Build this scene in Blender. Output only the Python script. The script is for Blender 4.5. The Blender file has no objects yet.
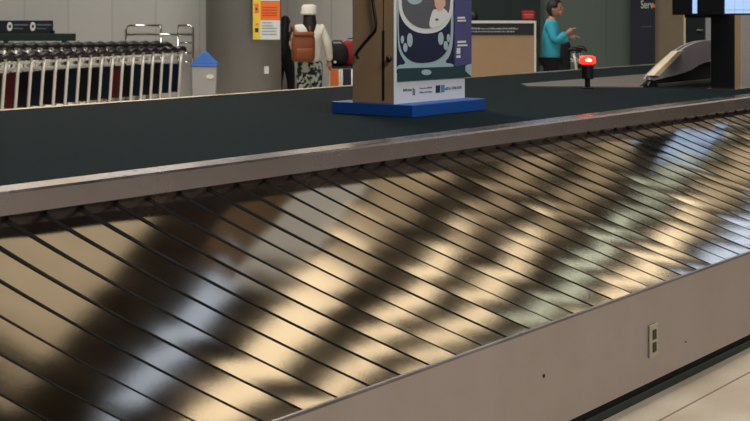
import bpy, bmesh, math, random
from mathutils import Vector, Matrix
random.seed(7)
PI = math.pi
SC = bpy.context.scene
COL = SC.collection
F = 1400.0; CXP = 375.0; HYP = 10.0; EYE = 1.55
TH = math.atan((1427 - 375) / F)
S, C_ = math.sin(TH), math.cos(TH)          # run direction d = (S, C_), across direction n = (-C_, S)
PHI = PI / 2 - TH

# ------------------------------------------------------------------ materials
def lin(c):
    out = []
    for v in c:
        v /= 255.0
        out.append(v / 12.92 if v <= 0.04045 else ((v + 0.055) / 1.055) ** 2.4)
    return (out[0], out[1], out[2], 1.0)

def new_mat(name):
    m = bpy.data.materials.new(name); m.use_nodes = True
    return m, m.node_tree.nodes, m.node_tree.links, m.node_tree.nodes['Principled BSDF']

def pm(name, rgb, rough=0.5, metal=0.0, var=0.12, scale=8.0, bump=0.0, stretch=(1, 1, 1), rvar=0.0, spec=0.5, bscale=None):
    m, N, L, b = new_mat(name)
    base = lin(rgb)
    tc = N.new('ShaderNodeTexCoord'); mp = N.new('ShaderNodeMapping')
    mp.inputs['Scale'].default_value = stretch
    L.new(tc.outputs['Object'], mp.inputs['Vector'])
    nz = N.new('ShaderNodeTexNoise'); nz.inputs['Scale'].default_value = scale; nz.inputs['Detail'].default_value = 4
    L.new(mp.outputs[0], nz.inputs['Vector'])
    mx = N.new('ShaderNodeMix'); mx.data_type = 'RGBA'
    mx.inputs[6].default_value = tuple(v * (1 - var) for v in base[:3]) + (1,)
    mx.inputs[7].default_value = tuple(min(1, v * (1 + var)) for v in base[:3]) + (1,)
    L.new(nz.outputs['Fac'], mx.inputs[0]); L.new(mx.outputs[2], b.inputs['Base Color'])
    b.inputs['Roughness'].default_value = rough; b.inputs['Metallic'].default_value = metal
    b.inputs['Specular IOR Level'].default_value = spec
    if rvar:
        mr = N.new('ShaderNodeMapRange'); mr.inputs[3].default_value = rough - rvar; mr.inputs[4].default_value = rough + rvar
        mr.inputs[1].default_value = 0.3; mr.inputs[2].default_value = 0.7
        L.new(nz.outputs['Fac'], mr.inputs[0]); L.new(mr.outputs[0], b.inputs['Roughness'])
    if bump:
        n2 = N.new('ShaderNodeTexNoise'); n2.inputs['Scale'].default_value = bscale or scale * 3; n2.inputs['Detail'].default_value = 3
        L.new(mp.outputs[0], n2.inputs['Vector'])
        bp = N.new('ShaderNodeBump'); bp.inputs['Strength'].default_value = bump; bp.inputs['Distance'].default_value = 0.01
        L.new(n2.outputs['Fac'], bp.inputs['Height']); L.new(bp.outputs[0], b.inputs['Normal'])
    return m

def em(name, rgb, strength):
    m, N, L, b = new_mat(name)
    b.inputs['Base Color'].default_value = lin(rgb); b.inputs['Emission Color'].default_value = lin(rgb)
    b.inputs['Emission Strength'].default_value = strength; b.inputs['Roughness'].default_value = 0.4
    return m

M = {}
def steel(name, rgb, rough, smudge_sheen, stretch, brush=0.25, bigbump=0.0):
    """brushed stainless steel with wear: fine grain stretched along one axis, cloudy smudges; on the bumper also painted reflection patches"""
    m, N, L, b = new_mat(name)
    base = lin(rgb)
    tc = N.new('ShaderNodeTexCoord'); mp = N.new('ShaderNodeMapping'); mp.inputs['Scale'].default_value = stretch
    L.new(tc.outputs['Object'], mp.inputs['Vector'])
    g = N.new('ShaderNodeTexNoise'); g.inputs['Scale'].default_value = 60; g.inputs['Detail'].default_value = 3
    L.new(mp.outputs[0], g.inputs['Vector'])
    s = N.new('ShaderNodeTexNoise'); s.inputs['Scale'].default_value = 3.0; s.inputs['Detail'].default_value = 5; s.inputs['Roughness'].default_value = 0.6
    L.new(tc.outputs['Object'], s.inputs['Vector'])
    mx = N.new('ShaderNodeMix'); mx.data_type = 'RGBA'
    mx.inputs[6].default_value = tuple(v * (1 - smudge_sheen) for v in base[:3]) + (1,)
    mx.inputs[7].default_value = tuple(min(1, v * (1 + smudge_sheen * .6)) for v in base[:3]) + (1,)
    L.new(s.outputs['Fac'], mx.inputs[0]); L.new(mx.outputs[2], b.inputs['Base Color'])
    b.inputs['Metallic'].default_value = 1.0
    mr = N.new('ShaderNodeMapRange'); mr.inputs[1].default_value = 0.3; mr.inputs[2].default_value = 0.7
    mr.inputs[3].default_value = rough * 0.8; mr.inputs[4].default_value = rough * 1.25
    L.new(s.outputs['Fac'], mr.inputs[0]); L.new(mr.outputs[0], b.inputs['Roughness'])
    bp = N.new('ShaderNodeBump'); bp.inputs['Strength'].default_value = brush; bp.inputs['Distance'].default_value = 0.0008
    L.new(g.outputs['Fac'], bp.inputs['Height'])
    if bigbump:
        w = N.new('ShaderNodeTexNoise'); w.inputs['Scale'].default_value = 5; w.inputs['Detail'].default_value = 1
        L.new(tc.outputs['Object'], w.inputs['Vector'])
        b2 = N.new('ShaderNodeBump'); b2.inputs['Strength'].default_value = 1.0; b2.inputs['Distance'].default_value = bigbump
        L.new(w.outputs['Fac'], b2.inputs['Height']); L.new(b2.outputs[0], bp.inputs['Normal'])
    L.new(bp.outputs[0], b.inputs['Normal'])
    return m

M['plate'] = steel('plate_steel', (196, 187, 174), 0.075, 0.32, (14, 1, 1), 0.07, 0.00018)
M['fascia'] = steel('fascia_steel', (188, 182, 185), 0.36, 0.3, (1, 1, 12), 0.25, 0.001)
M['bumper'] = steel('bumper_steel', (166, 162, 170), 0.26, 0.35, (1, 1, 12), 0.1, 0.0006)  # strong mottling also paints in patchy light and dark reflections
M['rail'] = steel('rail_steel', (200, 188, 170), 0.35, 0.1, (1, 1, 6), 0.2)
M['chute'] = pm('chute_steel', (188, 182, 192), 0.4, 0.35, var=.2, scale=5)
M['black'] = pm('black_plastic', (14, 18, 22), 0.45)
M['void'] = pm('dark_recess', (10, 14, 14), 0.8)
M['kick'] = pm('dark_skirting', (22, 36, 36), 0.5)
M['deck'] = pm('ribbed_rubber_deck', (8, 27, 32), 0.88, var=0.5, scale=45, bump=0.6, bscale=140, spec=0.1)
M['cream'] = pm('cream_and_edge_light', (238, 220, 184), 0.5)
M['chrome'] = pm('chrome', (225, 225, 220), 0.15, 1.0, var=0.03)
M['white'] = pm('white_paint', (225, 225, 218), 0.4, var=0.03)
M['alu'] = pm('pale_aluminium', (222, 218, 208), 0.4, 0.25, var=0.04)
M['blue'] = pm('blue_laminate', (22, 78, 158), 0.45, var=0.06)
M['tan'] = pm('tan_laminate', (168, 140, 108), 0.6, var=0.06)
M['navy'] = pm('navy_print', (28, 36, 66), 0.5, var=0.04)
M['ink'] = pm('dark_ink', (40, 50, 62), 0.6, var=0.02)
M['paper'] = pm('white_print', (222, 226, 226), 0.5, var=0.02)
M['print_grey'] = pm('grey_print', (92, 96, 104), 0.5, var=0.05)
M['print_violet'] = pm('violet_print', (78, 78, 128), 0.5, var=0.12, scale=3)
M['print_green'] = pm('dark_green_print', (38, 66, 68), 0.5, var=0.15)
M['print_teal'] = pm('teal_print', (70, 150, 180), 0.5)
M['print_sky'] = pm('pale_blue_print', (165, 190, 198), 0.5)
M['print_skin'] = pm('peach_print', (222, 178, 158), 0.5)
M['signdark'] = pm('sign_navy', (14, 26, 40), 0.5)
M['orange'] = pm('orange_print', (240, 120, 50), 0.5, var=0.04)
M['yellow'] = pm('yellow_print', (235, 205, 70), 0.5, var=0.04)
M['red'] = pm('red_paint', (180, 40, 36), 0.5)
M['redfab'] = pm('red_fabric', (150, 24, 36), 0.8)
M['darkred'] = pm('maroon_panel', (86, 28, 36), 0.5)
M['darknavy'] = pm('navy_panel', (14, 24, 46), 0.5)
M['bluehood'] = pm('blue_hood', (70, 120, 205), 0.45, var=0.06)
M['bin'] = pm('pale_grey_plastic', (168, 166, 166), 0.5, var=0.08)
M['greenbeam'] = pm('dark_green_beam', (16, 40, 36), 0.6)
M['skin'] = pm('skin', (190, 140, 115), 0.55, var=0.05)
M['hair'] = pm('dark_hair', (22, 18, 18), 0.6)
M['turq'] = pm('turquoise_knit', (60, 178, 205), 0.85, var=0.08, scale=40, bump=0.3)
M['blackfab'] = pm('black_fabric', (16, 18, 22), 0.9)
M['whitefab'] = pm('white_knit', (220, 218, 205), 0.85, var=0.05, bump=0.2)
M['brownbag'] = pm('brown_leather', (126, 66, 30), 0.6, var=0.15)
M['wallgrey'] = None
M['red_led'] = em('red_lamp', (255, 30, 20), 6.0)
M['red_core'] = em('red_lamp_core', (255, 170, 140), 9.0)
M['screen'] = em('screen_and_gap_glow', (150, 180, 225), 1.0)
M['outlet'] = pm('outlet_ivory', (150, 144, 118), 0.45)
M['mullion'] = pm('dark_mullion', (100, 90, 76), 0.6)
M['carpetdark'] = pm('dark_green_infill', (34, 48, 48), 0.8)

def pattern_mat():
    m, N, L, b = new_mat('patterned_cloth')
    tc = N.new('ShaderNodeTexCoord'); nz = N.new('ShaderNodeTexNoise')
    nz.inputs['Scale'].default_value = 13; nz.inputs['Detail'].default_value = 2
    L.new(tc.outputs['Object'], nz.inputs['Vector'])
    r = N.new('ShaderNodeValToRGB'); r.color_ramp.interpolation = 'CONSTANT'
    r.color_ramp.elements[0].color = lin((26, 38, 42)); r.color_ramp.elements[1].position = 0.53
    r.color_ramp.elements[1].color = lin((168, 180, 172))
    L.new(nz.outputs['Fac'], r.inputs[0]); L.new(r.outputs[0], b.inputs['Base Color']); b.inputs['Roughness'].default_value = 0.9
    return m
M['pattern'] = pattern_mat()

def wall_mat(name, rgb, panel=2.2):
    """painted panels with thin vertical joints"""
    m, N, L, b = new_mat(name)
    base = lin(rgb)
    tc = N.new('ShaderNodeTexCoord'); br = N.new('ShaderNodeTexBrick')
    mp = N.new('ShaderNodeMapping'); mp.inputs['Rotation'].default_value = (PI / 2, 0, 0)
    L.new(tc.outputs['Object'], mp.inputs['Vector']); L.new(mp.outputs[0], br.inputs['Vector'])
    br.inputs['Scale'].default_value = 1.0; br.inputs['Brick Width'].default_value = panel; br.inputs['Row Height'].default_value = 40
    br.inputs['Mortar Size'].default_value = 0.012; br.offset = 0
    br.inputs['Color1'].default_value = base; br.inputs['Color2'].default_value = tuple(v * 0.94 for v in base[:3]) + (1,)
    br.inputs['Mortar'].default_value = tuple(v * 0.78 for v in base[:3]) + (1,)
    L.new(br.outputs['Color'], b.inputs['Base Color']); b.inputs['Roughness'].default_value = 0.7
    return m
M['wallgrey'] = wall_mat('grey_wall_panels', (188, 187, 182), 0.72)
M['wallolive'] = wall_mat('olive_wall_panels', (92, 106, 98), 1.9)

def floor_mat():
    m, N, L, b = new_mat('beige_terrazzo')
    tc = N.new('ShaderNodeTexCoord')
    n1 = N.new('ShaderNodeTexNoise'); n1.inputs['Scale'].default_value = 2.5; n1.inputs['Detail'].default_value = 5
    n2 = N.new('ShaderNodeTexNoise'); n2.inputs['Scale'].default_value = 140; n2.inputs['Detail'].default_value = 2
    for n_ in (n1, n2): L.new(tc.outputs['Object'], n_.inputs['Vector'])
    r = N.new('ShaderNodeValToRGB')
    r.color_ramp.elements[0].position = 0.3; r.color_ramp.elements[0].color = lin((188, 172, 150))
    r.color_ramp.elements[1].position = 0.7; r.color_ramp.elements[1].color = lin((216, 204, 184))
    L.new(n1.outputs['Fac'], r.inputs[0])
    mx = N.new('ShaderNodeMix'); mx.data_type = 'RGBA'; mx.blend_type = 'MULTIPLY'; mx.inputs[0].default_value = 0.25
    L.new(r.outputs[0], mx.inputs[6]); L.new(n2.outputs['Fac'], mx.inputs[7])
    L.new(mx.outputs[2], b.inputs['Base Color']); b.inputs['Roughness'].default_value = 0.35
    return m
M['floor'] = floor_mat()

# ------------------------------------------------------------------ mesh helpers
class MB:
    def __init__(s): s.bm = bmesh.new()
    def _add(s, verts, mtx):
        if mtx is not None: bmesh.ops.transform(s.bm, matrix=mtx, verts=verts)
    def box(s, x0, x1, y0, y1, z0, z1, mtx=None, bev=0.0):
        r = bmesh.ops.create_cube(s.bm, size=1.0)['verts']
        bmesh.ops.scale(s.bm, vec=(x1 - x0, y1 - y0, z1 - z0), verts=r)
        bmesh.ops.translate(s.bm, vec=((x0 + x1) / 2, (y0 + y1) / 2, (z0 + z1) / 2), verts=r)
        if bev:
            es = {e for v in r for e in v.link_edges}
            o = bmesh.ops.bevel(s.bm, geom=list(es), offset=bev, segments=2, affect='EDGES', profile=0.5)
            r = list({v for f in o['faces'] for v in f.verts} | {v for v in r if v.is_valid})
        s._add(r, mtx); return s
    def tube(s, pts, rad, seg=8, closed=False):
        pts = [Vector(p) for p in pts]; rings = []
        n = len(pts)
        for i, p in enumerate(pts):
            if closed: t = (pts[(i + 1) % n] - pts[i - 1])
            else: t = (pts[min(i + 1, n - 1)] - pts[max(i - 1, 0)])
            t.normalize()
            a = Vector((0, 0, 1)) if abs(t.z) < 0.9 else Vector((1, 0, 0))
            u = t.cross(a).normalized(); v = t.cross(u)
            r = rad[i] if isinstance(rad, (list, tuple)) else rad
            rings.append([s.bm.verts.new(p + r * (math.cos(k * 2 * PI / seg) * u + math.sin(k * 2 * PI / seg) * v)) for k in range(seg)])
        m = n if closed else n - 1
        for i in range(m):
            a, b = rings[i], rings[(i + 1) % n]
            for k in range(seg): s.bm.faces.new((a[k], a[(k + 1) % seg], b[(k + 1) % seg], b[k]))
        if not closed:
            s.bm.faces.new(rings[0][::-1]); s.bm.faces.new(rings[-1])
        return s
    def lathe(s, prof, seg=20, c=(0, 0, 0), sx=1, sy=1):
        rings = []
        for r, z in prof:
            rings.append([s.bm.verts.new((c[0] + sx * r * math.cos(k * 2 * PI / seg), c[1] + sy * r * math.sin(k * 2 * PI / seg), c[2] + z)) for k in range(seg)])
        for a, b in zip(rings, rings[1:]):
            for k in range(seg): s.bm.faces.new((a[k], a[(k + 1) % seg], b[(k + 1) % seg], b[k]))
        s.bm.faces.new(rings[0][::-1]); s.bm.faces.new(rings[-1]); return s
    def prism(s, poly, a, b, mp=lambda u, v, w: (u, w, v)):
        """extrude a 2-D outline (u,v) from w=a to w=b"""
        A = [s.bm.verts.new(mp(u, v, a)) for u, v in poly]; B = [s.bm.verts.new(mp(u, v, b)) for u, v in poly]
        n = len(poly)
        s.bm.faces.new(A[::-1]); s.bm.faces.new(B)
        for i in range(n): s.bm.faces.new((A[i], A[(i + 1) % n], B[(i + 1) % n], B[i]))
        return s
    def ball(s, c, r, sx=1, sy=1, sz=1, seg=14):
        v = bmesh.ops.create_uvsphere(s.bm, u_segments=seg, v_segments=max(8, seg - 4), radius=r)['verts']
        bmesh.ops.scale(s.bm, vec=(sx, sy, sz), verts=v); bmesh.ops.translate(s.bm, vec=c, verts=v); return s
    def build(s, name, mat, parent=None, smooth=False, bevel=0.0):
        bmesh.ops.recalc_face_normals(s.bm, faces=s.bm.faces)
        me = bpy.data.meshes.new(name); s.bm.to_mesh(me); s.bm.free()
        o = bpy.data.objects.new(name, me); COL.objects.link(o)
        me.materials.append(M[mat] if isinstance(mat, str) else mat)
        if smooth: me.shade_smooth()
        if parent: o.parent = parent
        if bevel:
            md = o.modifiers.new('bevel', 'BEVEL'); md.width = bevel; md.segments = 2; md.limit_method = 'ANGLE'
        return o

def tag(o, label=None, cat=None, group=None, kind=None):
    if label: o['label'] = label
    if cat: o['category'] = cat
    if group: o['group'] = group
    if kind: o['kind'] = kind
    return o
def thing(name, label, cat, loc=(0, 0, 0), rz=0, group=None):
    o = bpy.data.objects.new(name, None); COL.objects.link(o); o.empty_display_size = 0.1
    o.location = loc; o.rotation_euler = (0, 0, rz); tag(o, label, cat, group); return o
def dup(root, loc, rz, label=None, group=None):
    r = root.copy(); COL.objects.link(r); r.location = loc; r.rotation_euler = (0, 0, rz)
    if label: r['label'] = label
    if group: r['group'] = group
    for ch in list(root.children):
        c = ch.copy(); COL.objects.link(c); c.parent = r
        for g in list(ch.children):
            e = g.copy(); COL.objects.link(e); e.parent = c
    return r
def world(t, n, z=0.0): return (t * S - n * C_, t * C_ + n * S, z)

# ================================================================== SETTING
def struct(o): o['kind'] = 'structure'; return o
fl = MB().box(-16, 22, -9, 23.2, -0.2, 0).build('floor', 'floor'); struct(fl)
# expansion joint in the floor, parallel to the carousel
j = MB().box(-2, 14, 2.312, 2.320, 0.0, 0.0015).build('trim_1', pm('floor_joint', (120, 108, 92), 0.8)); j.rotation_euler.z = PHI; struct(j)
struct(MB().box(-16, 1.35, 23.0, 23.3, 0, 3.4).build('wall_back', 'wallgrey'))
struct(MB().box(1.35, 22, 23.0, 23.3, 0, 3.4).build('wall_back_right', 'wallolive'))
struct(MB().box(-16.3, -16, -9, 23.3, 0, 20).build('wall_left', pm('beige_wall', (96, 94, 92), 0.8)))
struct(MB().box(22, 22.3, -9, 23.3, 0, 20).build('wall_right', pm('beige_wall_right', (130, 126, 126), 0.8)))
struct(MB().box(-16.3, 22.3, -9, 23.3, 20, 20.3).build('ceiling', pm('dark_ceiling', (70, 68, 62), 0.8)))
struct(MB().box(-16.3, 22.3, -9.3, -9, 0, 20).build('wall_front', pm('beige_wall_front', (84, 82, 84), 0.8)))

# tall window wall above the grey cladding: lit panes between dark columns
WARM = (255, 235, 200); COOL = (196, 214, 240); GREENISH = (226, 236, 214)
panes = [(-13.0, -9.0, WARM, .4, 0), (-8.2, -4.2, WARM, .4, 0), (-3.6, 1.1, WARM, .5, 0), (2.66, 3.2, COOL, 1.15, 0), (4.1, 4.95, WARM, 1.8, .36),  # the wide warm panes are added glow for a pale lit wall
         (5.78, 6.25, WARM, 1.9, .36), (6.85, 7.3, WARM, 1.9, .36), (8.02, 8.28, GREENISH, 2.2, .8), (8.78, 9.3, WARM, 2.0, .6),
         (9.75, 10.3, COOL, 2.0, .9), (10.7, 11.1, WARM, 1.8, .9), (11.7, 12.6, COOL, 1.6, .8), (13.2, 14.6, WARM, 1.2, .5), (15.2, 17, WARM, 1.0, .4), (17.6, 20.5, WARM, 1.0, .4)]
# unseen panes shaped for the plate reflections; lower parts dimmed below a made-up slant
wf = MB(); x = -16.0; n_ = 0
for k, (a, b, col, st, low) in enumerate(panes):
    pass
    hs = min(16, max(5.0, 17.3 - 1.03 * (a + b) / 2)) if low else 3.8
    e = .04 if low else 0
    wf.box(x, a, 22.9, 23.3, hs, 20)
    wf.box(x + (e if k and panes[k - 1][4] else 0), a - e, 22.9, 23.3, 3.4, hs)
    wf.box(a - e, b + e, 22.9, 23.3, 3.4, 3.8); wf.box(a, b, 22.9, 23.3, 19.4, 20)
    x = b
    p = MB().box(a, b, 23.08, 23.12, hs, 19.4).build('window_%d' % (n_ + 1), em('pane_glow_%d' % (k + 1), col, st)); struct(p); n_ += 1
    if low:
        p = MB().box(a - e, b + e, 23.08, 23.12, 3.8, hs).build('window_%d' % (n_ + 1), em('dimmed_pane_glow_%d' % (k + 1), (236, 214, 178) if low < .8 else col, low)); struct(p); n_ += 1
wf.box(x, 22, 22.9, 23.3, 3.4, 20)
struct(wf.build('wall_back_upper', 'mullion'))

# ================================================================== BAGGAGE CAROUSEL
YF, YI, YO = 2.441, 3.564, 6.49
T0, T1 = -3.0, 19.0
car = thing('baggage_carousel', 'long stainless steel baggage carousel with overlapping sloping plates and dark island deck', 'baggage carousel', (0, 0, 0), PHI)
MB().box(T0, T1, YF, YF + 0.02, 0.086, 0.455).box(T0, T1, YF + .001, YF + 0.014, 0.452, 0.460).build('fascia_panel', 'fascia', car, bevel=0.004)
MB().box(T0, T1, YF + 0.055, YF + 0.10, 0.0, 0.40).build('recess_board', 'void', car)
MB().box(T0, T1, 2.487, 2.4955, 0.0, 0.034).build('kick_strip', 'kick', car)
# outlet in the fascia
tO = 5.07
ol = MB().box(tO - 0.034, tO + 0.034, YF - 0.008, YF, 0.182, 0.312).build('power_outlet', 'outlet', car, bevel=0.003)
for z in (0.272, 0.222):
    MB().box(tO - 0.017, tO + 0.017, YF - 0.0105, YF - 0.007, z - 0.019, z + 0.019).build('socket', 'black', ol, bevel=0.004)
MB().box(tO - 0.003, tO + 0.003, YF - 0.010, YF - 0.007, 0.244, 0.250).build('screw', 'chrome', ol)
# small dents / rivets on the fascia
MB().ball((0, 0, 0), 0.007, 1, .3, 1).build('rivet', 'void', car).location = (4.22, YF - 0.001, 0.285)
MB().ball((0, 0, 0), 0.004, 1, .3, 1).build('rivet', 'void', car).location = (5.38, YF - 0.001, 0.183)
# bed under the plates, painted black so the gaps look shaded
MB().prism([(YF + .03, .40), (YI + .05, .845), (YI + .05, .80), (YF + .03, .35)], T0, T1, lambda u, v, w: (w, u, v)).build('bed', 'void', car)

PITCH = 0.1535; yi, zi, yo, zo = YI + 0.03, 0.893, YF + 0.040, 0.446
slope_n = Vector((0, -(zi - zo), (yi - yo))).normalized()
def plate_bm(mb, tb, rnd):
    NU = 14
    lwf = rnd.random(); tilt, twist, crown = rnd.gauss(0, .006), rnd.gauss(0, .009), rnd.gauss(0, .0003)
    rows = []
    for a in range(NU + 1):
        u = a / NU
        y = yi + (yo - yi) * u; z = zi + (zo - zi) * u
        off = 1.10 * (.13 * u + .13 * u * u)
        lw = 0.0045 + 0.019 * (1 - u) ** 1.8 * (.75 + .5 * lwf)
        h = 0.0012
        lip = [(-lw, -.004), (-lw, .0016), (-lw * .5, .0024), (.0005, .0026), (.0005, h)]
        hl = lambda w: h * (1 - w / (PITCH + .012))
        prof = [(w, hl(w) + (.0005 + crown) * math.sin(PI * w / (PITCH + .012))) for w in (0, .04, .08, .12, PITCH + .012)]
        pv = []
        for grp in (lip, prof):
            row = []
            for w, zz in grp:
                zz += tilt * (w - .07) + twist * (u - .5) * (w - .07)
                p = Vector((tb + off + w, y, z)) + slope_n * zz
                row.append(mb.bm.verts.new(p))
            pv.append(row)
        rows.append(pv)
    for r0, r1 in zip(rows, rows[1:]):
        for q in (0, 1):
            for k in range(len(r0[q]) - 1):
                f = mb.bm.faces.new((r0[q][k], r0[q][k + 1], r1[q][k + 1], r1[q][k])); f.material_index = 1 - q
M['seam_shade'] = pm('painted_seam_shade', (12, 13, 12), 0.7, spec=.1)  # dark strip colours in the shaded gaps along the plate seams
rnd = random.Random(3)
base_t = 2.837 - PITCH * 24
for i in range(98):
    mb = MB(); plate_bm(mb, base_t + i * PITCH, rnd)
    mb.build('plate', 'plate', car, smooth=True).data.materials.append(M['seam_shade'])
mb = MB()
for i in range(98, 118): plate_bm(mb, base_t + i * PITCH, rnd)
fp = mb.build('plate', 'plate', car, smooth=True); fp.data.materials.append(M['seam_shade'])
tag(fp, 'the far run of plates beyond the display post', None, None, 'stuff')

# inner bumper: tall steel face and narrow flat ledge
MB().prism([(YI, .905), (YI, .972), (YI + .008, .980), (YI + .118, .982), (YI + .118, .90), (YI + .05, .86)], T0, T1, lambda u, v, w: (w, u, v)).build('inner_bumper', 'bumper', car)
MB().box(T0, T1, YI + .118, YO - 0.10, .80, .978).build('deck', 'deck', car)
MB().prism([(YO - .10, .80), (YO - .10, .986), (YO, .984), (YO, .90), (YO + 1.0, .45), (YO + 1.0, .09), (YO + .95, .09), (YO + .95, .40), (YO, .80)], T0, T1, lambda u, v, w: (w, u, v)).build('far_bumper', 'rail', car)
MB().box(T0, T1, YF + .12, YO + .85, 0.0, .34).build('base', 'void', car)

# ================================================================== DISPLAY PYLON (poster on blue plinth)
DK = 0.978
cx0 = Vector((.20, 7.43, 0))                      # plinth corner nearest the camera
pyl = thing('advertising_pylon', 'tan advertising pylon with train poster standing on a blue plinth on the dark deck', 'advertising stand', (cx0.x, cx0.y, DK), PHI)
MB().box(0, .72, 0, .55, 0, .066).build('plinth', 'blue', pyl, bevel=.004)
MB().box(.012, .70, .135, .415, .066, 1.95).build('body', 'tan', pyl, bevel=.003)
MB().box(.008, .012, .195, .207, .085, .46).build('side_groove', 'void', pyl)
MB().box(.0105, .012, .199, .203, .46, 1.9).build('side_seam', 'void', pyl)
# poster: local frame u along x, v up, on the face y = .135
pu0, py = 0.0, 0.135
def px2uv(px, pyy):
    """photo position on the poster face -> metres across / up that face"""
    r = (px - CXP) / F
    ox, oy = cx0.x - .133 * C_, cx0.y + .133 * S
    u = (r * oy - ox) / (S - r * C_)
    Z = oy + u * C_
    return u, EYE - (pyy - HYP) * Z / F - DK
def poly_on(name, pts, mat, parent, lift, thick=.0012, label=None):
    mb = MB()
    if len(pts) > 8 and len(pts) < 14:
        for _ in range(2):
            q = []
            for i_, a_ in enumerate(pts):
                b_ = pts[(i_ + 1) % len(pts)]
                q += [(a_[0] * .75 + b_[0] * .25, a_[1] * .75 + b_[1] * .25), (a_[0] * .25 + b_[0] * .75, a_[1] * .25 + b_[1] * .75)]
            pts = q
    P = [px2uv(*p) for p in pts]
    mb.prism(P, py - lift, py - lift - thick, lambda u, v, w: (u, w, v))
    o = mb.build(name, mat, parent)
    return o
poster = MB().box(.010, .70, py - .006, py, .066, 1.93).build('poster', 'paper', pyl)
L0 = .006
def ell(cx, cy, rx, ry, n=24, a0=0, a1=2 * PI): return [(cx + rx * math.cos(a0 + (a1 - a0) * k / (n - 1 if a1 - a0 < 6.2 else n)), cy + ry * math.sin(a0 + (a1 - a0) * k / (n - 1 if a1 - a0 < 6.2 else n))) for k in range(n)]
# train front: navy field, pale shell, grey windscreen
poly_on('poster_field', [(396, -25), (453, -25), (453, 69), (396, 73)], 'navy', poster, L0)
poly_on('train_shell', [(396, -30), (452, -30), (452.5, 20), (452, 44), (449, 56), (443, 63), (452.5, 63.5), (452.5, 69), (396, 73), (396, 65), (406, 64.5), (400, 56), (396.5, 46)], 'print_sky', poster, L0 + .0014)
poly_on('train_front', [(398, -30), (449.5, -30), (450, 22), (449, 42), (445, 53), (437, 60), (427, 63), (414, 63), (405, 58), (399, 48), (397.5, 30)], 'navy', poster, L0 + .0028)
poly_on('windscreen_frame', [(396.5, -30), (452.5, -30), (452, 8), (449, 20), (442, 29), (432, 33.5), (418, 33.5), (407, 28), (400, 19), (397, 8)], 'paper', poster, L0 + .0042)
poly_on('windscreen', [(399.5, -30), (449.5, -30), (449, 6), (446, 16), (440, 24), (431, 28.5), (419, 28.5), (410, 24), (403, 16), (400, 6)], 'print_grey', poster, L0 + .0056)
poly_on('printed_lamp', ell(413, -2, 8, 6.5), 'print_sky', poster, L0 + .0070)
poly_on('printed_figure', [(426.5, 28), (430, 12), (433, 9), (442, 8), (445, 11), (447.5, 15), (445, 19), (440, 24.5), (434, 27.5)], 'paper', poster, L0 + .0070)
poly_on('printed_face', [(432, -3), (443, -4), (443.5, 5), (440, 10), (436, 10.5), (433, 6)], 'print_skin', poster, L0 + .0084)
poly_on('printed_badge', [(433.5, 18.5), (436.5, 18.5), (436.5, 20.5), (433.5, 20.5)], 'print_grey', poster, L0 + .0084)
for a in [(408.5, 40, 2.8, 7), (404, 47.5, 2.2, 4.5), (401, 39.5, 1.6, 4), (439.5, 38.5, 2.8, 6.5), (444.5, 45.5, 2.2, 4.5), (447, 38, 1.6, 4)]:
    poly_on('printed_headlight', ell(*a, n=16), 'print_sky', poster, L0 + .0044)
poly_on('track_band', [(396, 68.5), (452, 66.5), (469.5, 63), (469.5, 77), (396, 81.5)], 'print_green', poster, L0 + .0070)
poly_on('track_plate', ell(424.5, 72.3, 5, 2.8, n=14), 'print_sky', poster, L0 + .0084)
poly_on('poster_margin', [(452.7, -25), (469.6, -25), (469.6, 64), (452.7, 66)], 'print_violet', poster, L0 + .0084)
poly_on('margin_stripe', [(466, 64.5), (469.6, 64), (469.6, 76.5), (463.5, 71), (463.5, 66)], 'print_sky', poster, L0 + .0086)
for (a, b, c, d_) in [(455.3, 17, 7.5, 1.8), (455.3, 20, 8.5, 1.6), (455.3, 41, 8.5, 2.0), (455.3, 44.5, 10, 1.8), (454.5, 48, 3.6, 6), (454.3, 55.5, 4, 2.5)]:
    poly_on('margin_text', [(a, b), (a + c, b - .3), (a + c, b - .3 + d_), (a, b + d_)], 'paper', poster, L0 + .010)
# small logos on the white strip at the foot
rr = random.Random(5)
def scribble(name, x0, x1, yb, hgt, mat, step=1.3):
    mb = MB(); xx = x0
    while xx < x1:
        w = step * rr.uniform(.45, .8); h = hgt * rr.uniform(.6, 1.0)
        yy = yb - (xx - 395) * .071
        P = [px2uv(*p) for p in [(xx, yy), (xx + w, yy), (xx + w, yy - h), (xx, yy - h)]]
        mb.prism(P, py - L0, py - L0 - .001, lambda u, v, w_: (u, w_, v)); xx += step
    mb.build(name, mat, poster)
scribble('small_print', 402.5, 410.5, 92, 2.6, 'ink'); scribble('small_print', 412, 415, 96.5, 9, 'ink', 1.6)
scribble('small_print', 419, 432, 90.8, 1.7, 'ink'); scribble('small_print', 419, 432, 95, 2, 'ink')
scribble('small_print', 444.5, 461, 93.5, 3.2, 'print_grey')
poly_on('small_logo', [(435, 85.5), (439.5, 85), (439.5, 92.5), (435, 93)], 'ink', poster, L0)
poly_on('small_logo', [(440.2, 85), (444, 84.8), (444, 92), (440.2, 92.5)], 'print_teal', poster, L0)
# lock knob at the corner and the loose cable down the tan side
MB().ball((-.012, py + .012, .31), .017, 1, 1, 1.1).build('lock_knob', 'black', pyl, smooth=True)
def side(px, pyy):
    """photo position on the tan side face (x = 0) -> (across, up)"""
    r = (px - CXP) / F
    v = (r * cx0.y - cx0.x) / (-C_ - r * S)
    Z = cx0.y + v * S
    return (-.012, v, EYE - (pyy - HYP) * Z / F - DK)
cab = [(371.5, -22), (373, -8), (374.5, 4), (376, 14), (377.5, 24), (376.5, 31), (371, 37), (364, 45), (358.5, 52), (357.5, 55), (359.5, 58.5)]
MB().tube([side(*p) for p in cab], .0085, 8).build('cable', 'black', pyl, smooth=True)

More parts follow.
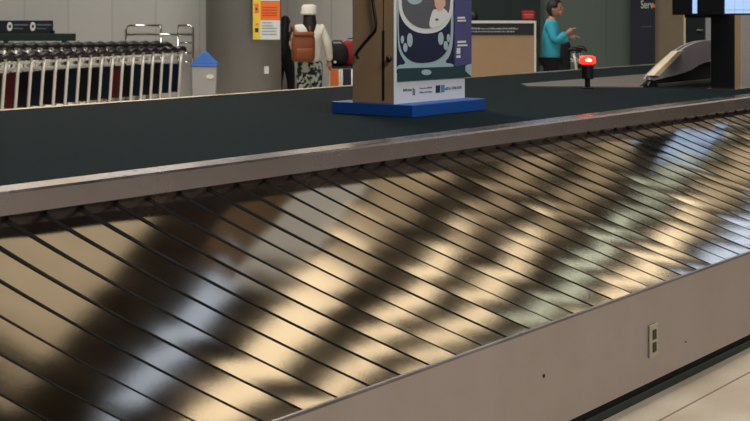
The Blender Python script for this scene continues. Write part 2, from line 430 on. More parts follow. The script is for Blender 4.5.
# ================================================================== RED BEACON
bz = 10.2; bx = (587.5 - CXP) / F * bz
bea = thing('beacon_lamp', 'glowing red beacon lamp on a short black post on the dark deck', 'warning lamp', (bx, bz, DK))
MB().lathe([(.045, 0), (.045, .008), (.02, .012), (.02, .075)], 16).build('foot', 'black', bea, smooth=False)
MB().lathe([(.042, .07), (.046, .075), (.046, .17), (.036, .18)], 18).build('housing', 'black', bea)
MB().lathe([(.036, .178), (.056, .185), (.060, .205), (.056, .228), (.03, .240)], 20).build('lamp', 'red_led', bea, smooth=True)
MB().ball((.0, -.055, .208), .018, 1.3, .6, .6).build('bulb', 'red_core', bea, smooth=True)

# ================================================================== METAL LANDING SHEET + CHUTE on the deck
def deckpt(px, pyy, z=DK):
    Z = F * (EYE - z) / (pyy - HYP); return ((px - CXP) / F * Z, Z)
sheet_pts = [deckpt(*p) for p in [(521, 84.6), (653, 74.2), (657, 79), (643, 87.8), (527, 87)]]
sh = MB().prism(sheet_pts, DK, DK + .008, lambda u, v, w: (u, v, w)).build('metal_sheet', pm('worn_metal_sheet', (118, 112, 106), 0.45, 0.5), None)
tag(sh, 'flat pointed metal landing sheet on the deck behind the red beacon lamp', 'metal sheet')
chx, chy = 1.97, 10.3
ch = thing('baggage_chute', 'humped stainless steel baggage chute rising from the deck beside the black display post', 'baggage chute', (chx, chy, DK), PHI)
def cheek(px, pyy):
    r = (px - CXP) / F; k = (r * chy - chx) / (S - r * C_); Z = chy + k * C_
    return k, EYE - (pyy - HYP) * Z / F - DK
prof_t = [cheek(*p) for p in [(650.5, 79.5), (653, 75), (664, 64), (674, 55.5), (680, 51), (687, 46.5), (694.5, 43), (702, 41), (712, 40), (730, 40)]]
prof_b = [cheek(*p) for p in [(730, 60), (713, 61), (705, 62.5), (699, 65), (693, 69), (686, 72), (676, 75), (666, 77.5), (654, 80.5)]]
prof = [(u, max(.0, v)) for u, v in prof_t + prof_b]
def mpc(u, v, w): return (u, w, v)
MB().prism(prof, 0, .02, mpc).build('side_cheek', 'chute', ch)
MB().prism(prof, .045, .06, mpc).build('side_cheek', 'chute', ch)
# slide surface between the cheeks, slightly below their top edge
top = [(u, max(.004, v)) for u, v in prof_t]
mb = MB()
for (u0, v0), (u1, v1) in zip(top, top[1:]):
    mb.prism([(u0, v0 - .03 if v0 > .03 else 0), (u1, v1 - .03), (u1, v1 - .05), (u0, max(0, v0 - .05))], .02, .045, mpc)
mb.build('slide', 'chute', ch)
edge = [cheek(*p) for p in [(641, 86.5), (647, 80), (653, 73.2), (664, 63), (676, 52.8)]]
mb = MB()
ep = [(u, v) for u, v in edge] + [(u + .10, v - .012) for u, v in edge[::-1]]
MB().prism([(u, max(.002, v)) for u, v in [cheek(*p) for p in [(650.5, 75.5), (675, 51.2), (681, 50.6), (656, 76)]]], -.025, .03, mpc).build('lit_rolled_edge', 'cream', ch)  # cream colour paints in the light caught by the rolled edge
MB().prism([cheek(643, 87.9)] + [(u, max(.0, v - .03)) for u, v in prof_t[1:-1]] + [cheek(713, 82), (cheek(649, 87)[0], 0)], .022, .043, mpc).build('under_frame', 'void', ch)
MB().box(cheek(656, 88)[0], cheek(716, 84)[0], -.04, -.01, .0, .02).build('foot_rail', 'rail', ch)

# ================================================================== DISPLAY POST + MONITORS
cpx, cpy = 2.54, 9.9
post = thing('display_post', 'thick black display post with steel side standing behind the inner bumper at the right', 'post', (cpx, cpy, DK), PHI)
MB().box(0, .012, 0, .175, 0, .535).build('end_panel', 'black', post)
MB().box(.012, .12, 0.0, .175, 0, .535).build('core_panel', 'tan', post)
MB().box(.12, .36, -.004, .18, 0, .535).build('steel_panel', pm('satin_panel', (190, 190, 186), .4, .3), post)
MB().box(-.02, .38, -.02, .20, 0, .012).build('foot_plate', 'rail', post)
def monitor(name, label, x0, y0, y1, W):
    m = thing(name, label, 'monitor', (cpx, cpy, DK + .536), PHI)
    MB().box(x0, x0 + W, y0, y1, 0, .30).build('casing', 'black', m, bevel=.005)
    return m
m1 = monitor('flight_monitor', 'black cased lit monitor on the display post facing the carousel plates', -.09, .038, .241, .95)
scr = MB().box(-.075, .84, .032, .038, .012, .285).build('screen', 'screen', m1)
for k in range(1, 5):
    MB().box(-.075 + k * .155, -.070 + k * .155, .030, .032, .012, .285).build('grid_line', 'white', scr)
MB().box(-.075, .84, .030, .032, .035, .040).build('grid_line', 'white', scr)
m2 = monitor('flight_monitor', 'black cased rear monitor on the display post, turned away behind a pale gap', -.09, .279, .433, .95)
MB().box(-.085, .80, .243, .277, .012, .285).build('gap_glow', 'screen', m2)  # glowing strip added for the light showing through the gap
MB().box(.05, .30, .02, .4, -.02, .0).build('bracket', 'black', m2)

# ================================================================== LUGGAGE TROLLEYS
def make_trolley(board):
    """local +x is the pushing direction (row direction); width across y"""
    t = thing('luggage_trolley', 'silver luggage trolley with black handle nested in the row', 'luggage trolley')
    W = .27
    for s in (-1, 1):
        MB().tube([(-.10, s * W, .15), (-.085, s * W, .30), (-.03, s * W, .80), (.0, s * W, .975)], .021, 8).build('upright', 'alu', t, smooth=True)
    MB().tube([(-.02, -W, .985), (0, -W - .01, 1.01), (0, W + .01, 1.01), (-.02, W, .985)], .017, 8).build('handle_bar', 'alu', t, smooth=True)
    for s in (-1, 1):
        MB().tube([(-.10, s * (W - .05), 1.0), (-.05, s * W, 1.035), (.02, s * (W + .01), 1.045), (.085, s * W, 1.02), (.12, s * W, .995)], [.018, .032, .036, .034, .02], 8).build('hand_grip', 'black', t, smooth=True)
    MB().box(-.03, .03, -W + .04, W - .04, .97, 1.03, bev=.012).build('brake_bar', 'black', t)
    MB().box(-.04, -.025, -W + .03, W - .03, .36, .80).build('advert_board', board, t)
    MB().box(-.06, .06, -W + .03, W - .03, .84, .855).tube([(.1, -W + .05, .93), (.1, W - .05, .93)], .008, 6).tube([(.1, -W + .05, .93), (0, -W + .03, .85)], .007, 6).tube([(.1, W - .05, .93), (0, W - .03, .85)], .007, 6).build('top_basket', 'alu', t)
    MB().tube([(-.10, -W, .16), (.75, -.18, .14), (.82, 0, .14), (.75, .18, .14), (-.10, W, .16)], .016, 6).tube([(.1, -W + .02, .15), (.1, W - .02, .15)], .012, 6).tube([(.45, -.21, .15), (.45, .21, .15)], .012, 6).build('base_frame', 'alu', t)
    for (x, y) in ((-.08, -W), (-.08, W), (.74, 0)):
        MB().lathe([(.05, -.014), (.06, -.01), (.06, .01), (.05, .014)], 14).build('wheel', 'black', t)
        w = t.children[-1]; w.rotation_euler = (PI / 2, 0, 0); w.location = (x, y, .06)
    return t
boards = {'navy': 'darknavy', 'maroon': 'darkred', 'dark': 'black'}
NT = 17
zl, zr = 16.9, 20.6
a_pt = Vector(((6 - CXP) / F * zl, zl, 0)); b_pt = Vector(((181.5 - CXP) / F * zr, zr, 0))
rowv = (b_pt - a_pt); rang = math.atan2(rowv.y, rowv.x)
ncross = Vector((-math.sin(rang), math.cos(rang), 0))
proto = {}
order = ['black', 'darkred', 'black', 'darknavy', 'black', 'black', 'darknavy', 'black', 'black', 'darknavy', 'darkred', 'black', 'darknavy', 'black', 'black', 'darknavy', 'darknavy']
wd = ['last at the open right end of', 'second from the bin end of', 'third from the bin end of']
for i in range(NT):
    f_ = i / (NT - 1)
    # perspective-even spacing is simply even spacing in space
    p = a_pt + rowv * f_ + ncross * .27
    k = order[i]
    j = NT - 1 - i
    if j < 3: lab = 'silver luggage trolley with black handle, %s the front row' % wd[j]; grp = None
    else: lab = 'silver luggage trolley nested in the front row, left of its three rightmost trolleys'; grp = 'trolleys nested in the front row'
    if k not in proto:
        t = make_trolley(k); proto[k] = t; t.location = p; t.rotation_euler.z = rang; t['label'] = lab
        if grp: t['group'] = grp
    else:
        t = dup(proto[k], p, rang, lab)
        if 'group' in t.keys(): del t['group']
        if grp: t['group'] = grp
    t.scale = (1, 1, .95)
for i in range(15):
    pxr = i / 14; Zr_ = 20.2 + 1.1 * pxr; p = Vector(((2 + 158 * pxr - CXP) / F * Zr_, Zr_, 0))
    t = dup(proto['black'], p, rang * .35, 'silver luggage trolley with black handle nested in the rear row')
    t['group'] = 'trolleys nested in the rear row'; t.scale = (1, 1, 1)

def at(px, pyy, Z): return ((px - CXP) / F * Z, Z, EYE - (pyy - HYP) * Z / F)
# dark green barrier and navy sign above the trolleys
Z = 22.3
gb = thing('trolley_bay_barrier', 'dark green barrier beam on posts behind the trolley rows', 'barrier', (at(0, 10, Z)[0], Z, 0))
zt, zb = at(0, 33.5, Z)[2], at(0, 41, Z)[2]
MB().box(-1.0, (75 - 0) / F * Z, 0, .08, zb, zt, bev=.01).build('beam', 'greenbeam', gb)
for x in (-.9, .05, .98): MB().box(x, x + .07, .01, .07, 0, zb + .01).build('support_post', 'greenbeam', gb)
MB().box(.80, .86, .02, .06, zt, zt + .05).build('clamp', 'greenbeam', gb)
zt2, zb2 = at(0, 20.5, Z)[2], at(0, 33.5, Z)[2]
sg = thing('trolley_bay_sign', 'navy sign with two white round badges on the green barrier', 'sign', (at(0, 10, Z)[0], Z, zb2))
MB().box(-1.0, 52.5 / F * Z, .02, .05, 0, zt2 - zb2).build('panel', 'signdark', sg)
u = Z / F
for cxp in (9.5, 32.5):
    bd = MB().lathe([(3.6 * u, 0), (3.6 * u, .004)], 24, (0, 0, 0), .75, 1.25).build('badge', 'paper', sg)
    bd.rotation_euler = (PI / 2, 0, 0); bd.location = (cxp * u, .019, (33.5 - 26.5) * u)
    MB().box(-1.0 * u, 1.3 * u, -1.4 * u, 1.6 * u, .004, .007).build('badge_mark', 'ink', bd)
    mb = MB(); x = cxp + 4
    while x < cxp + 17.5:
        w = rr.uniform(.7, 1.3); mb.box(x * u, (x + w) * u, .014, .02, (33.5 - 25.5) * u, (33.5 - 24.2) * u); x += w + .35
    x = cxp + 4
    while x < cxp + 13:
        w = rr.uniform(.6, 1.0); mb.box(x * u, (x + w) * u, .014, .02, (33.5 - 29) * u, (33.5 - 28.1) * u); x += w + .4
    mb.build('sign_lettering', pm('dim_lettering', (120, 130, 145), .6), sg)

# chrome guard rails behind the rows
Z = 22.6; u = Z / F
gr = thing('chrome_guard_rail', 'chrome tubular rail frame standing behind the far end of the trolleys', 'guard rail', (at(126, 10, Z)[0], Z, 0))
def gz(p): return at(0, p, Z)[2]
def gx(p): return (p - 126) * u
MB().tube([(gx(126), 0, 0), (gx(126), 0, gz(30)), (gx(127.5), 0, gz(26.5)), (gx(131), 0, gz(25.5)), (gx(161), 0, gz(25.5))], .022, 8).build('tube_frame', 'chrome', gr, smooth=True)
MB().tube([(gx(126), 0, gz(34.5)), (gx(192), 0, gz(34.5))], .022, 8).build('cross_tube', 'chrome', gr, smooth=True)
MB().tube([(gx(161), 0, 0), (gx(161), 0, gz(25.5))], .02, 8).build('support_post', 'chrome', gr, smooth=True)
MB().tube([(gx(178), 0, gz(25.5)), (gx(190), 0, gz(25.5)), (gx(193), 0, gz(28)), (gx(193), 0, 0)], .022, 8).build('tube_frame', 'chrome', gr, smooth=True)
MB().tube([(gx(178), 0, 0), (gx(178), 0, gz(25.5))], .016, 8).build('support_post', 'chrome', gr, smooth=True)
for p in (43, 53, 62): MB().tube([(gx(178), 0, gz(p)), (gx(193), 0, gz(p))], .014, 8).build('rung', 'chrome', gr, smooth=True)
for x in (126, 161, 178, 193): MB().lathe([(.055, 0), (.055, .012), (.02, .02)], 14, (gx(x), 0, 0)).build('foot', 'chrome', gr)

# swing bin
Z = 19.6; u = Z / F
bn = thing('waste_bin', 'pale plastic waste bin with blue peaked hood beside the grey pillar', 'bin', (at(205, 10, Z)[0], Z, 0), .05)
zt = at(0, 66, Z)[2]; za = at(0, 52, Z)[2]
def frus(a, b, z0, z1): # square tapered box
    mb = MB(); v = []
    for h, z in ((a, z0), (b, z1)):
        v.append([mb.bm.verts.new((sx * h, sy * h, z)) for sx, sy in ((-1, -1), (1, -1), (1, 1), (-1, 1))])
    mb.bm.faces.new(v[0][::-1]); mb.bm.faces.new(v[1])
    for k in range(4): mb.bm.faces.new((v[0][k], v[0][(k + 1) % 4], v[1][(k + 1) % 4], v[1][k]))
    return mb
frus(.145, .175, 0.0, zt).build('body', 'bin', bn, bevel=.012)
frus(.185, .185, zt, zt + .03).build('rim', 'bluehood', bn, bevel=.008)
MB().prism([(-.18, zt + .03), (-.17, zt + .045), (-.02, za), (.02, za), (.17, zt + .045), (.18, zt + .03)], -.175, .175, lambda p, q, w: (p, w, q)).build('hood', 'bluehood', bn, bevel=.01)
lb = MB().lathe([(.045, 0), (.045, .004)], 20, sx=1.2, sy=.7).build('label', 'white', bn); lb.rotation_euler = (PI / 2, 0, 0); lb.location = (.08, -.172, zt - .14)

# ================================================================== PILLAR, NOTICES
Z = 21.0
pil = MB().lathe([(.565, 0), (.565, 20)], 64, (at(243, 10, Z)[0], Z + .1, 0)).build('round_pillar', pm('pillar_paint', (160, 164, 166), .55, var=.04), smooth=True)
tag(pil, 'broad round grey pillar between the waste bin and the person in the hat', 'pillar')
Z = 20.4; u = Z / F
wo_ = None
nt = thing('notice_board', 'orange, yellow and white notice hanging on the round grey pillar', 'notice', (at(253, 10, Z)[0], Z, at(0, 39.5, Z)[2]))
def nb(name, x0, x1, y0, y1, mat, lift=0.0):
    return MB().box((x0 - 253) * u, (x1 - 253) * u, -lift - .004, -lift, (39.5 - y1) * u, (39.5 - y0) * u).build(name, mat, nt)
MB().box(-.005, 27.2 * u, 0, .15, -.005, (39.5 + 6) * u).build('backing', 'print_grey', nt)
nb('yellow_column', 253, 260.5, -6, 39.5, 'yellow'); nb('white_header', 260.5, 280, -6, 1, 'paper')
nb('orange_panel', 260.5, 280, 1.5, 20.3, 'orange'); nb('white_panel', 260.5, 280, 20.3, 39.5, 'paper')
nb('pictogram', 254.5, 258.8, 3.5, 13, 'orange', .004); nb('pictogram', 255.5, 257.5, 8, 10, 'ink', .008)
nb('pictogram', 255, 258.5, 28, 32, 'ink', .004); nb('pictogram', 255.5, 258.5, 23, 25.3, 'orange', .004)
for y in (7, 9.8, 12.6, 15): nb('printed_line', 262, 277, y, y + .6, 'red', .004)
for y in (22.5, 25.5, 28, 31, 34): nb('printed_line', 262, 275 + rr.uniform(-5, 2), y, y + .5, 'print_grey', .004)
wo = MB().box(-.035, .035, -.012, 0, -.055, .055).build('wall_outlet', 'white', None, bevel=.003)
wo.location = (at(266.5, 0, 20.6)[0], 20.60, at(0, 70, 20.6)[2]); tag(wo, 'small white outlet plate low on the round grey pillar', 'outlet')

# ================================================================== PEOPLE
def grow(name, verts, edges, radii, mat, parent, sub=2, root=0):
    me = bpy.data.meshes.new(name); me.from_pydata([Vector(v) for v in verts], edges, [])
    o = bpy.data.objects.new(name, me); COL.objects.link(o)
    md = o.modifiers.new('skin', 'SKIN'); md.use_smooth_shade = True
    sv = me.skin_vertices[0].data
    for k, r in enumerate(radii): sv[k].radius = r if isinstance(r, tuple) else (r, r); sv[k].use_root = (k == root)
    md2 = o.modifiers.new('sub', 'SUBSURF'); md2.levels = sub; md2.render_levels = sub
    dg = bpy.context.evaluated_depsgraph_get(); dg.update()
    nm = bpy.data.meshes.new_from_object(o.evaluated_get(dg))
    bpy.data.objects.remove(o); 
    n = bpy.data.objects.new(name, nm); COL.objects.link(n)
    nm.materials.clear(); nm.materials.append(M[mat]); nm.shade_smooth(); n.parent = parent
    return n

def person(label, loc, rz, H, hands, top, bottom, fat=1.0, hairmat='hair', lean=0.0, hat=False, hairlen=.12, headturn=0.0, stance=.09, skirt=False, feet=((0.02, 0), (-.02, 0))):
    """local +y forward, z up; hands = ((elbow, hand) left, (elbow, hand) right) in units of height"""
    p = thing('person', label, 'person', loc, rz)
    k = H
    def P(x, y, z): return (x * k, (y + lean * max(0, z - .5)) * k, z * k)
    # ---- body: pelvis root, spine, neck, head, arms, legs
    V = [P(0, 0, .53), P(0, 0, .62), P(0, .0, .72), P(0, -.005, .80), P(0, .0, .845), P(0, .01, .875)]
    R = [(.074 * k, .054 * k), (.07 * k, .05 * k), (.085 * k, .06 * k), (.075 * k, .055 * k), (.032 * k, .032 * k), (.03 * k, .03 * k)]
    E_ = [(0, 1), (1, 2), (2, 3), (3, 4), (4, 5)]
    for s, (el, ha) in zip((-1, 1), hands):
        i = len(V)
        V += [P(s * .105, -.005, .80), P(*el), P(*ha)]
        R += [(.032 * k,) * 2, (.025 * k,) * 2, (.017 * k,) * 2]
        E_ += [(3, i), (i, i + 1), (i + 1, i + 2)]
    for s, (fy, fz) in zip((-1, 1), feet):
        i = len(V)
        V += [P(s * stance * .6, 0, .49), P(s * stance * .8, .01, .28), P(s * stance * .9, fy, .045), P(s * stance, fy + .07, .02)]
        R += [(.055 * k,) * 2, (.034 * k,) * 2, (.023 * k,) * 2, (.02 * k,) * 2]
        E_ += [(0, i), (i, i + 1), (i + 1, i + 2), (i + 2, i + 3)]
    body = grow('body', V, E_, R, 'skin', p)
    # head, ears, nose joined to the body mesh
    hb = MB(); hc = Vector(P(0, .02, .935))
    hb.ball((0, 0, 0), .062 * k, .80, .98, 1.12, 20)
    hb.ball((0, .045 * k, -.035 * k), .03 * k, 1.0, .8, .8, 12)
    hb.ball((0, .062 * k, -.005 * k), .010 * k, .8, 1.1, 1.5, 8)
    for s in (-1, 1): hb.ball((s * .051 * k, -.002 * k, -.008 * k), .014 * k, .4, .8, 1.2, 8)
    bmesh.ops.rotate(hb.bm, cent=(0, 0, 0), matrix=Matrix.Rotation(headturn, 3, 'Z'), verts=hb.bm.verts)
    bmesh.ops.translate(hb.bm, vec=hc, verts=hb.bm.verts)
    # hands: palm, four fingers and thumb
    for s, (el, ha) in zip((-1, 1), hands):
        e, h = Vector(P(*el)), Vector(P(*ha)); d = (h - e).normalized()
        sd = d.cross(Vector((0, 0, 1)));
        sd = sd.normalized() if sd.length > .2 else Vector((1, 0, 0)); up = sd.cross(d)
        hb.tube([h - d * .01 * k, h + d * .03 * k, h + d * .052 * k], [.014 * k, .019 * k, .016 * k], 8)
        for q in range(4):
            b0 = h + d * .05 * k + sd * (q - 1.5) * .0085 * k; ln = (.034, .04, .038, .03)[q] * k
            hb.tube([b0, b0 + d * ln * .5 - up * .003 * k, b0 + d * ln * .9 - up * .014 * k], [.0055 * k, .005 * k, .004 * k], 6)
        b0 = h + d * .015 * k - sd * .013 * k
        hb.tube([b0, b0 + (d * .5 - sd * .8) * .02 * k, b0 + (d * 1.2 - sd * .8) * .028 * k], [.007 * k, .006 * k, .005 * k], 6)
    me2 = bpy.data.meshes.new('h'); hb.bm.to_mesh(me2); hb.bm.free()
    bm = bmesh.new(); bm.from_mesh(body.data); bm.from_mesh(me2); bm.to_mesh(body.data); bm.free(); body.data.shade_smooth()
    # eyes and mouth
    Rm = Matrix.Rotation(headturn, 3, 'Z')
    for s in (-1, 1):
        e = MB().ball((0, 0, 0), .007 * k, 1.2, .6, .7, 8).build('eye', 'hair', body); e.location = hc + Rm @ Vector((s * .02 * k, .056 * k, .003 * k))
    e = MB().ball((0, 0, 0), .012 * k, 1.3, .5, .3, 8).build('mouth', 'darkred', body); e.location = hc + Rm @ Vector((0, .062 * k, -.036 * k))
    # hair cap
    hm = MB(); v = bmesh.ops.create_uvsphere(hm.bm, u_segments=20, v_segments=14, radius=.068 * k)['verts']
    bmesh.ops.scale(hm.bm, vec=(.84, 1.0, 1.1), verts=v)
    for w in v:
        if w.co.z < 0: w.co.y = min(w.co.y, -.01 * k) - .004 * k
        elif w.co.y > .035 * k and w.co.z < .035 * k: w.co.y = .035 * k
        if w.co.z < -.03 * k: w.co.z -= hairlen * k * .5 * min(1, (-w.co.z) / (.06 * k)); w.co.y *= .9; w.co.x *= 1 + min(.35, hairlen * .9); w.co.y -= .075 * k * min(1, hairlen * 2) * min(1, (-w.co.z) / (.2 * k))
    bmesh.ops.rotate(hm.bm, cent=(0, 0, 0), matrix=Rm, verts=hm.bm.verts)
    h = hm.build('hair', hairmat, p, smooth=True); h.location = hc + Vector((0, 0, .006 * k))
    # top garment: torso and sleeves
    g = 1.17
    V2 = [P(0, 0, .445), P(0, 0, .60), P(0, 0, .70), P(0, -.005, .79), P(0, 0, .835)]
    R2 = [(.108 * k, .078 * k), (.098 * k, .072 * k), (.102 * k, .074 * k), (.088 * k, .064 * k), (.042 * k, .042 * k)]
    R2 = [(a_ * fat, b_ * fat) for a_, b_ in R2[:-1]] + R2[-1:]
    E2 = [(0, 1), (1, 2), (2, 3), (3, 4)]
    for s, (el, ha) in zip((-1, 1), hands):
        i = len(V2); e, h_ = Vector(el), Vector(ha); cu = e.lerp(h_, .97)
        V2 += [P(s * .108, -.005, .80), P(*el), P(*cu)]; R2 += [(.043 * k * fat,) * 2, (.038 * k * fat,) * 2, (.029 * k * fat,) * 2]
        E2 += [(3, i), (i, i + 1), (i + 1, i + 2)]
    grow(top[0], V2, E2, R2, top[1], p)
    # trousers
    V3 = [P(0, 0, .58)]; R3 = [(.098 * k, .074 * k)]; E3 = []
    for s, (fy, fz) in zip((-1, 1), feet):
        i = len(V3)
        w = 1.35 if skirt else 1.0
        V3 += [P(s * stance * .62, 0, .47), P(s * stance * .82, .01, .28), P(s * stance * .9, fy, .06)]
        R3 += [(.066 * k * w,) * 2, (.047 * k * w,) * 2, (.038 * k * w,) * 2]
        E3 += [(0, i), (i, i + 1), (i + 1, i + 2)]
    grow(bottom[0], V3, E3, R3, bottom[1], p)
    for s, (fy, fz) in zip((-1, 1), feet):
        MB().ball((s * stance * .95 * k, (fy + .035) * k, .022 * k), .03 * k, .85, 2.0, .75, 12).build('shoe', 'black', p, smooth=True)
    if hat:
        ht = MB().lathe([(.080 * k, -.030 * k), (.078 * k, -.012 * k), (.070 * k, .008 * k), (.07 * k, .045 * k), (.05 * k, .062 * k), (.01 * k, .066 * k)], 28).build('bucket_hat', 'whitefab', p, smooth=True)
        ht.location = hc + Vector((0, 0, .02 * k))
    return p

# person in the white bucket hat, back to the camera
hp = person('person in white bucket hat and white knit top with brown backpack, back to camera', (at(309.5, 0, 20.2)[0], 20.2, 0), .25, 1.60,
            (((-.14, .06, .66), (-.10, .16, .60)), ((.165, -.02, .655), (.19, .02, .50))),
            ('knit_top', 'whitefab'), ('patterned_trousers', 'pattern'), fat=1.15, hat=True, hairlen=.32, stance=.07, skirt=True)
# wider hip cloth + backpack
bp = thing('backpack', 'brown leather backpack worn by the person in the white bucket hat', 'backpack', (at(303, 0, 19.95)[0], 19.97, at(0, 62, 19.95)[2]), .25)
MB().box(-.165, .165, -.10, .09, 0, .40, bev=.06).build('bag_body', 'brownbag', bp, smooth=True)
MB().box(-.13, .13, -.145, -.07, .03, .20, bev=.03).build('front_pocket', 'brownbag', bp, smooth=True)
MB().box(-.15, .15, -.115, .05, .36, .43, bev=.03).build('top_flap', 'brownbag', bp, smooth=True)
for s in (-1, 1): MB().tube([(s * .12, .06, .38), (s * .12, .10, .50), (s * .12, .22, .50), (s * .13, .26, .3)], .02, 6).build('shoulder_strap', 'brownbag', bp, smooth=True)
# person in dark clothes, half behind the pillar
person('person in black top and dark trousers, half hidden beside the round grey pillar', (at(284.5, 0, 22.1)[0], 22.1, 0), -.3, 1.44,
       (((-.15, .02, .66), (-.15, .08, .52)), ((.15, .02, .66), (.15, .08, .52))), ('jacket', 'blackfab'), ('trousers', 'blackfab'), fat=1.3, hairlen=.6)
# man in the turquoise cardigan, in profile to the right
Zm = 19.2
person('person in turquoise cardigan and black trousers, one forearm raised, standing behind the deck', (at(550.5, 0, Zm)[0], Zm, 0), -PI / 2 - .12, 1.685,
       (((-.12, .05, .665), (-.09, .15, .69)), ((.125, .03, .665), (.11, .125, .735))), ('cardigan', 'turq'), ('trousers', 'blackfab'), fat=1.12, hairlen=.02, headturn=-.25, lean=.03)

# luggage trolleys with bags
gt = dup(proto['black'], (at(577, 0, 20.4)[0], 20.4, 0), PI * .9, 'silver luggage trolley with black handle right of the person in turquoise cardigan'); gt.pop('group', None)
hb_ = thing('black_bag', 'black bag on the trolley in front of the person in turquoise cardigan', 'bag', (at(567.5, 0, 19.9)[0] - .02, 20.25, .175), .1)
MB().box(-.10, .10, -.12, .12, 0, .93, bev=.06).build('bag_body', 'blackfab', hb_, smooth=True)
MB().tube([(-.06, 0, .91), (-.05, 0, .99), (.05, 0, .99), (.06, 0, .91)], .012, 6).build('carry_handle', 'blackfab', hb_, smooth=True)

Zt = 20.6
for k, (cx, bc, lab) in enumerate([(334.5, 'orange', 'silver luggage trolley with orange board under the black bag and red bag'), (347, 'darknavy', 'silver luggage trolley with navy board under the black bag, beside the tan pylon')]):
    t = thing('luggage_trolley', lab, 'luggage trolley', (at(cx, 0, Zt)[0], Zt + .02 * k, 0), 0)
    w = .075
    for s in (-1, 1): MB().tube([(s * w, 0, .08), (s * w, 0, at(0, 68, Zt)[2])], .017, 8).build('upright', 'white', t, smooth=True)
    MB().box(-w + .01, w - .01, -.01, .01, .25, at(0, 69, Zt)[2]).build('advert_board', bc, t)
    MB().box(-w, w, 0.0, .5, .10, .14).build('platform', 'alu', t)
    MB().box(-w - .015, w + .015, -.02, .46, at(0, 68.5, Zt)[2], at(0, 66.3, Zt)[2]).build('top_tray', 'black', t)
    for (x, y) in ((-w, 0), (w, 0), (0, .45)):
        wl = MB().lathe([(.04, -.012), (.048, -.008), (.048, .008), (.04, .012)], 12).build('wheel', 'black', t); wl.rotation_euler = (0, PI / 2, 0); wl.location = (x, y, .048)
zt = at(0, 66.3, Zt)[2]
bb = thing('duffel_bag', 'bulky black bag heaped on the trolleys behind the tan pylon', 'bag', (at(337, 0, Zt)[0], Zt + .2, zt))
MB().box(-.165, .165, -.17, .14, 0, .33, bev=.10).build('bag_body', 'blackfab', bb, smooth=True)
MB().ball((-.03, -.172, .06), .02, 1, .3, 1).build('bag_tag', 'white', bb, smooth=True)
MB().tube([(-.1, -.02, .30), (-.06, -.02, .37), (.06, -.02, .37), (.1, -.02, .30)], .013, 6).build('carry_handle', 'blackfab', bb, smooth=True)
rb = thing('red_bag', 'red bag behind the black bag on the trolleys beside the tan pylon', 'bag', (at(350, 0, Zt)[0], Zt + .40, zt - .01))
MB().box(-.12, .14, -.05, .12, 0, .375, bev=.05).build('bag_body', 'redfab', rb, smooth=True)
MB().tube([(-.05, 0, .36), (-.03, 0, .41), (.04, 0, .41), (.06, 0, .36)], .01, 6).build('carry_handle', 'blackfab', rb, smooth=True)

# ================================================================== COUNTER, RED SIGN, BANNER, DOORWAY
Z = 18.5; u = Z / F
cn = thing('service_counter', 'tan service counter with black lettered strip and white edge trim behind the pylon', 'counter', (at(536, 0, Z)[0], Z, 0))
def cz(p): return at(0, p, Z)[2]
MB().box(-1.5, -.02, 0.01, .6, 0, cz(23)).build('body', 'tan', cn)
MB().box(-1.5, -.0, -.01, .62, cz(23.2), cz(21)).build('top_trim', 'white', cn)
MB().box(-.022, .0, -.01, .62, 0, cz(23)).build('side_trim', 'white', cn)
MB().box(-1.5, -.03, 0, .01, cz(35), cz(23.5)).build('sign_strip', 'signdark', cn)
mb = MB(); x = -1.45
while x < -.24:
    w = rr.uniform(.012, .03); h = rr.uniform(.6, 1.4); mb.box(x, x + w, -.004, 0, cz(29.3), cz(29.3) + .02 * h); x += w + rr.uniform(.004, .012)
x = -1.45
while x < -.30:
    w = rr.uniform(.012, .03); mb.box(x, x + w, -.004, 0, cz(32.2), cz(31)); x += w + .012
mb.build('sign_lettering', pm('pale_lettering', (170, 175, 175), .6), cn)
oc = thing('office_chair', 'dark round-backed chair seen above the service counter', 'chair', (at(474.5, 0, 20.2)[0], 20.2, 0), PI)
MB().lathe([(.055, -.02), (.06, -.012), (.06, .012), (.055, .02)], 24, sx=1.1, sy=1.35).build('backrest', 'black', oc, smooth=True)
b_ = oc.children[-1]; b_.rotation_euler = (PI / 2, 0, 0); b_.location = (0, -.18, at(0, 17.5, 20.2)[2]); b_.scale = (1, 1.0, 1)
MB().tube([(0, -.18, 1.40), (0, -.20, .9), (0, -.14, .52)], .02, 8).build('back_stem', 'black', oc, smooth=True)
MB().box(-.23, .23, -.2, .24, .46, .54, bev=.03).build('seat', 'black', oc, smooth=True)
MB().lathe([(.03, .08), (.03, .46)], 12).build('gas_column', 'chrome', oc)
MB().box(-.28, .28, -.025, .025, .03, .08).box(-.025, .025, -.28, .28, .03, .08).box(-.3, -.26, -.02, .02, 0, .03).box(.26, .3, -.02, .02, 0, .03).build('foot_cross', 'black', oc)
# flat dark sheet standing in for the shaded opening behind the counter
struct(MB().box(at(466, 0, 22.8)[0], at(541, 0, 22.8)[0], 22.9, 22.99, 0, 3.3).build('trim_2', 'carpetdark'))
Z = 22.6; u = Z / F
rs = thing('red_sign', 'small red sign in front of the dark opening above the service counter', 'sign', (at(528.5, 0, Z)[0], Z, at(0, 20, Z)[2]))
MB().box(-6.5 * u, 6.5 * u, 0, .04, 0, 9.5 * u, bev=.02).build('panel', 'red', rs)
MB().box(-.02, .02, .035, .31, .04, .08).build('wall_arm', 'black', rs)
MB().box(-5 * u, 5 * u, -.004, 0, 4.8 * u, 5.9 * u).box(-4 * u, 4 * u, -.004, 0, 2.6 * u, 3.4 * u).build('lettering', pm('faded_pink_print', (215, 130, 120), .6), rs)

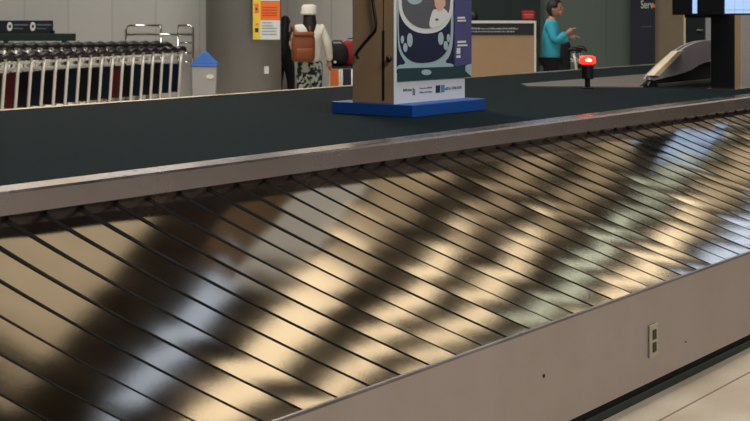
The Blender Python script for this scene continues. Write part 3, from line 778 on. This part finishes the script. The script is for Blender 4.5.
# tan section, doorway, pale frame
Z = 22.6
bnr = thing('banner', 'tall dark navy banner with white lettering in front of the olive wall', 'banner', (at(630, 0, Z)[0], Z - .1, 0))
u = (Z - .1) / F
bn2 = MB().box(0, 24 * u, 0, .03, .45, 2.6).build('banner_cloth', 'darknavy', bnr)
MB().box(0, .04, .03, .06, 0, 2.6).box(20 * u, 20 * u + .04, .03, .06, 0, 2.6).box(-.05, .45, -.02, .2, 0, .02).build('stand', 'black', bnr)
MB().box(10 * u, 21 * u, -.003, 0, at(0, 27, Z)[2], at(0, 26.3, Z)[2]).build('printed_line', 'print_grey', bnr)
cu = bpy.data.curves.new('lettering', 'FONT'); cu.body = 'Serv'; cu.size = 11.5 * u; cu.extrude = .002
to = bpy.data.objects.new('tmp', cu); COL.objects.link(to)
dg = bpy.context.evaluated_depsgraph_get(); dg.update(); tm = bpy.data.meshes.new_from_object(to.evaluated_get(dg)); bpy.data.objects.remove(to)
tt = bpy.data.objects.new('lettering', tm); COL.objects.link(tt); tm.materials.clear(); tm.materials.append(M['paper'])
tt.parent = bnr; tt.rotation_euler = (PI / 2, 0, 0); tt.location = (9.5 * u, -.004, at(0, 8.3, Z)[2]); tt.scale = (.62, 1, 1)
MB().ball((22.5 * u, -.004, at(0, 6, Z)[2]), .03, 1, .15, 1).build('orange_dot', 'orange', bnr, smooth=True)
Z = 22.55
pl = MB().box(at(654, 0, Z)[0], at(684, 0, Z)[0], Z, 23.0, 0, 3.4).build('wall_pier', pm('tan_plaster', (132, 120, 98), .7)); struct(pl); pl.name = 'trim_3'
struct(MB().box(at(683.6, 0, Z)[0], at(685.2, 0, Z)[0], Z - .03, Z + .1, 0, 3.4).build('trim_4', 'cream'))
Z = 22.8
dr = struct(MB().box(at(685, 0, Z)[0], at(705, 0, Z)[0], Z, Z + .06, 0, 2.4).build('door_1', 'carpetdark'))
dh = MB().box(-.05, .05, -.05, 0, -.015, .015).build('door_handle', 'chrome', dr); dh.location = (at(699, 0, Z)[0], Z, at(0, 30, Z)[2])
struct(MB().box(at(705, 0, Z)[0], at(712, 0, Z)[0], Z - .05, Z + .1, 0, 2.5).build('trim_5', pm('pale_door_frame', (170, 172, 178), .6)))

# ================================================================== LIGHTS
def area(name, loc, size, power, col, rot=(0, 0, 0), sy=None):
    l = bpy.data.lights.new(name, 'AREA'); l.energy = power; l.size = size; l.color = col
    if sy: l.shape = 'RECTANGLE'; l.size_y = sy
    o = bpy.data.objects.new(name, l); COL.objects.link(o); o.location = loc; o.rotation_euler = rot; return o
area('fill_light_hall', (2, 6, 15), 5.0, 1300, (1.0, .95, .88))  # unseen area light added for the hall, no fixture
area('fill_light_left', (-3, 17, 8), 3.0, 520, (1.0, .95, .88))  # unseen area light added above the trolleys to light the back wall
area('fill_light_front', (6, -4, 9), 5.0, 1700, (1.0, .96, .92))  # unseen area light added to brighten the poster face and floor

w = bpy.data.worlds.new('world'); SC.world = w; w.use_nodes = True
w.node_tree.nodes['Background'].inputs[0].default_value = (.36, .52, .62, 1); w.node_tree.nodes['Background'].inputs[1].default_value = 0.3

# ================================================================== CAMERA
cd = bpy.data.cameras.new('camera'); cd.sensor_width = 36; cd.lens = F / 750 * 36
cd.shift_y = -(210.5 - HYP) / 750
co = bpy.data.objects.new('camera', cd); COL.objects.link(co); co.location = (0, 0, EYE); co.rotation_euler = (PI / 2, 0, 0)
cd.dof.use_dof = True; cd.dof.focus_distance = 6.0; cd.dof.aperture_fstop = 9.0
SC.camera = co
SC.view_settings.view_transform = 'Standard'; SC.view_settings.look = 'None'; SC.view_settings.gamma = 1; SC.view_settings.exposure = 0.0
SC.view_settings.use_curve_mapping = False
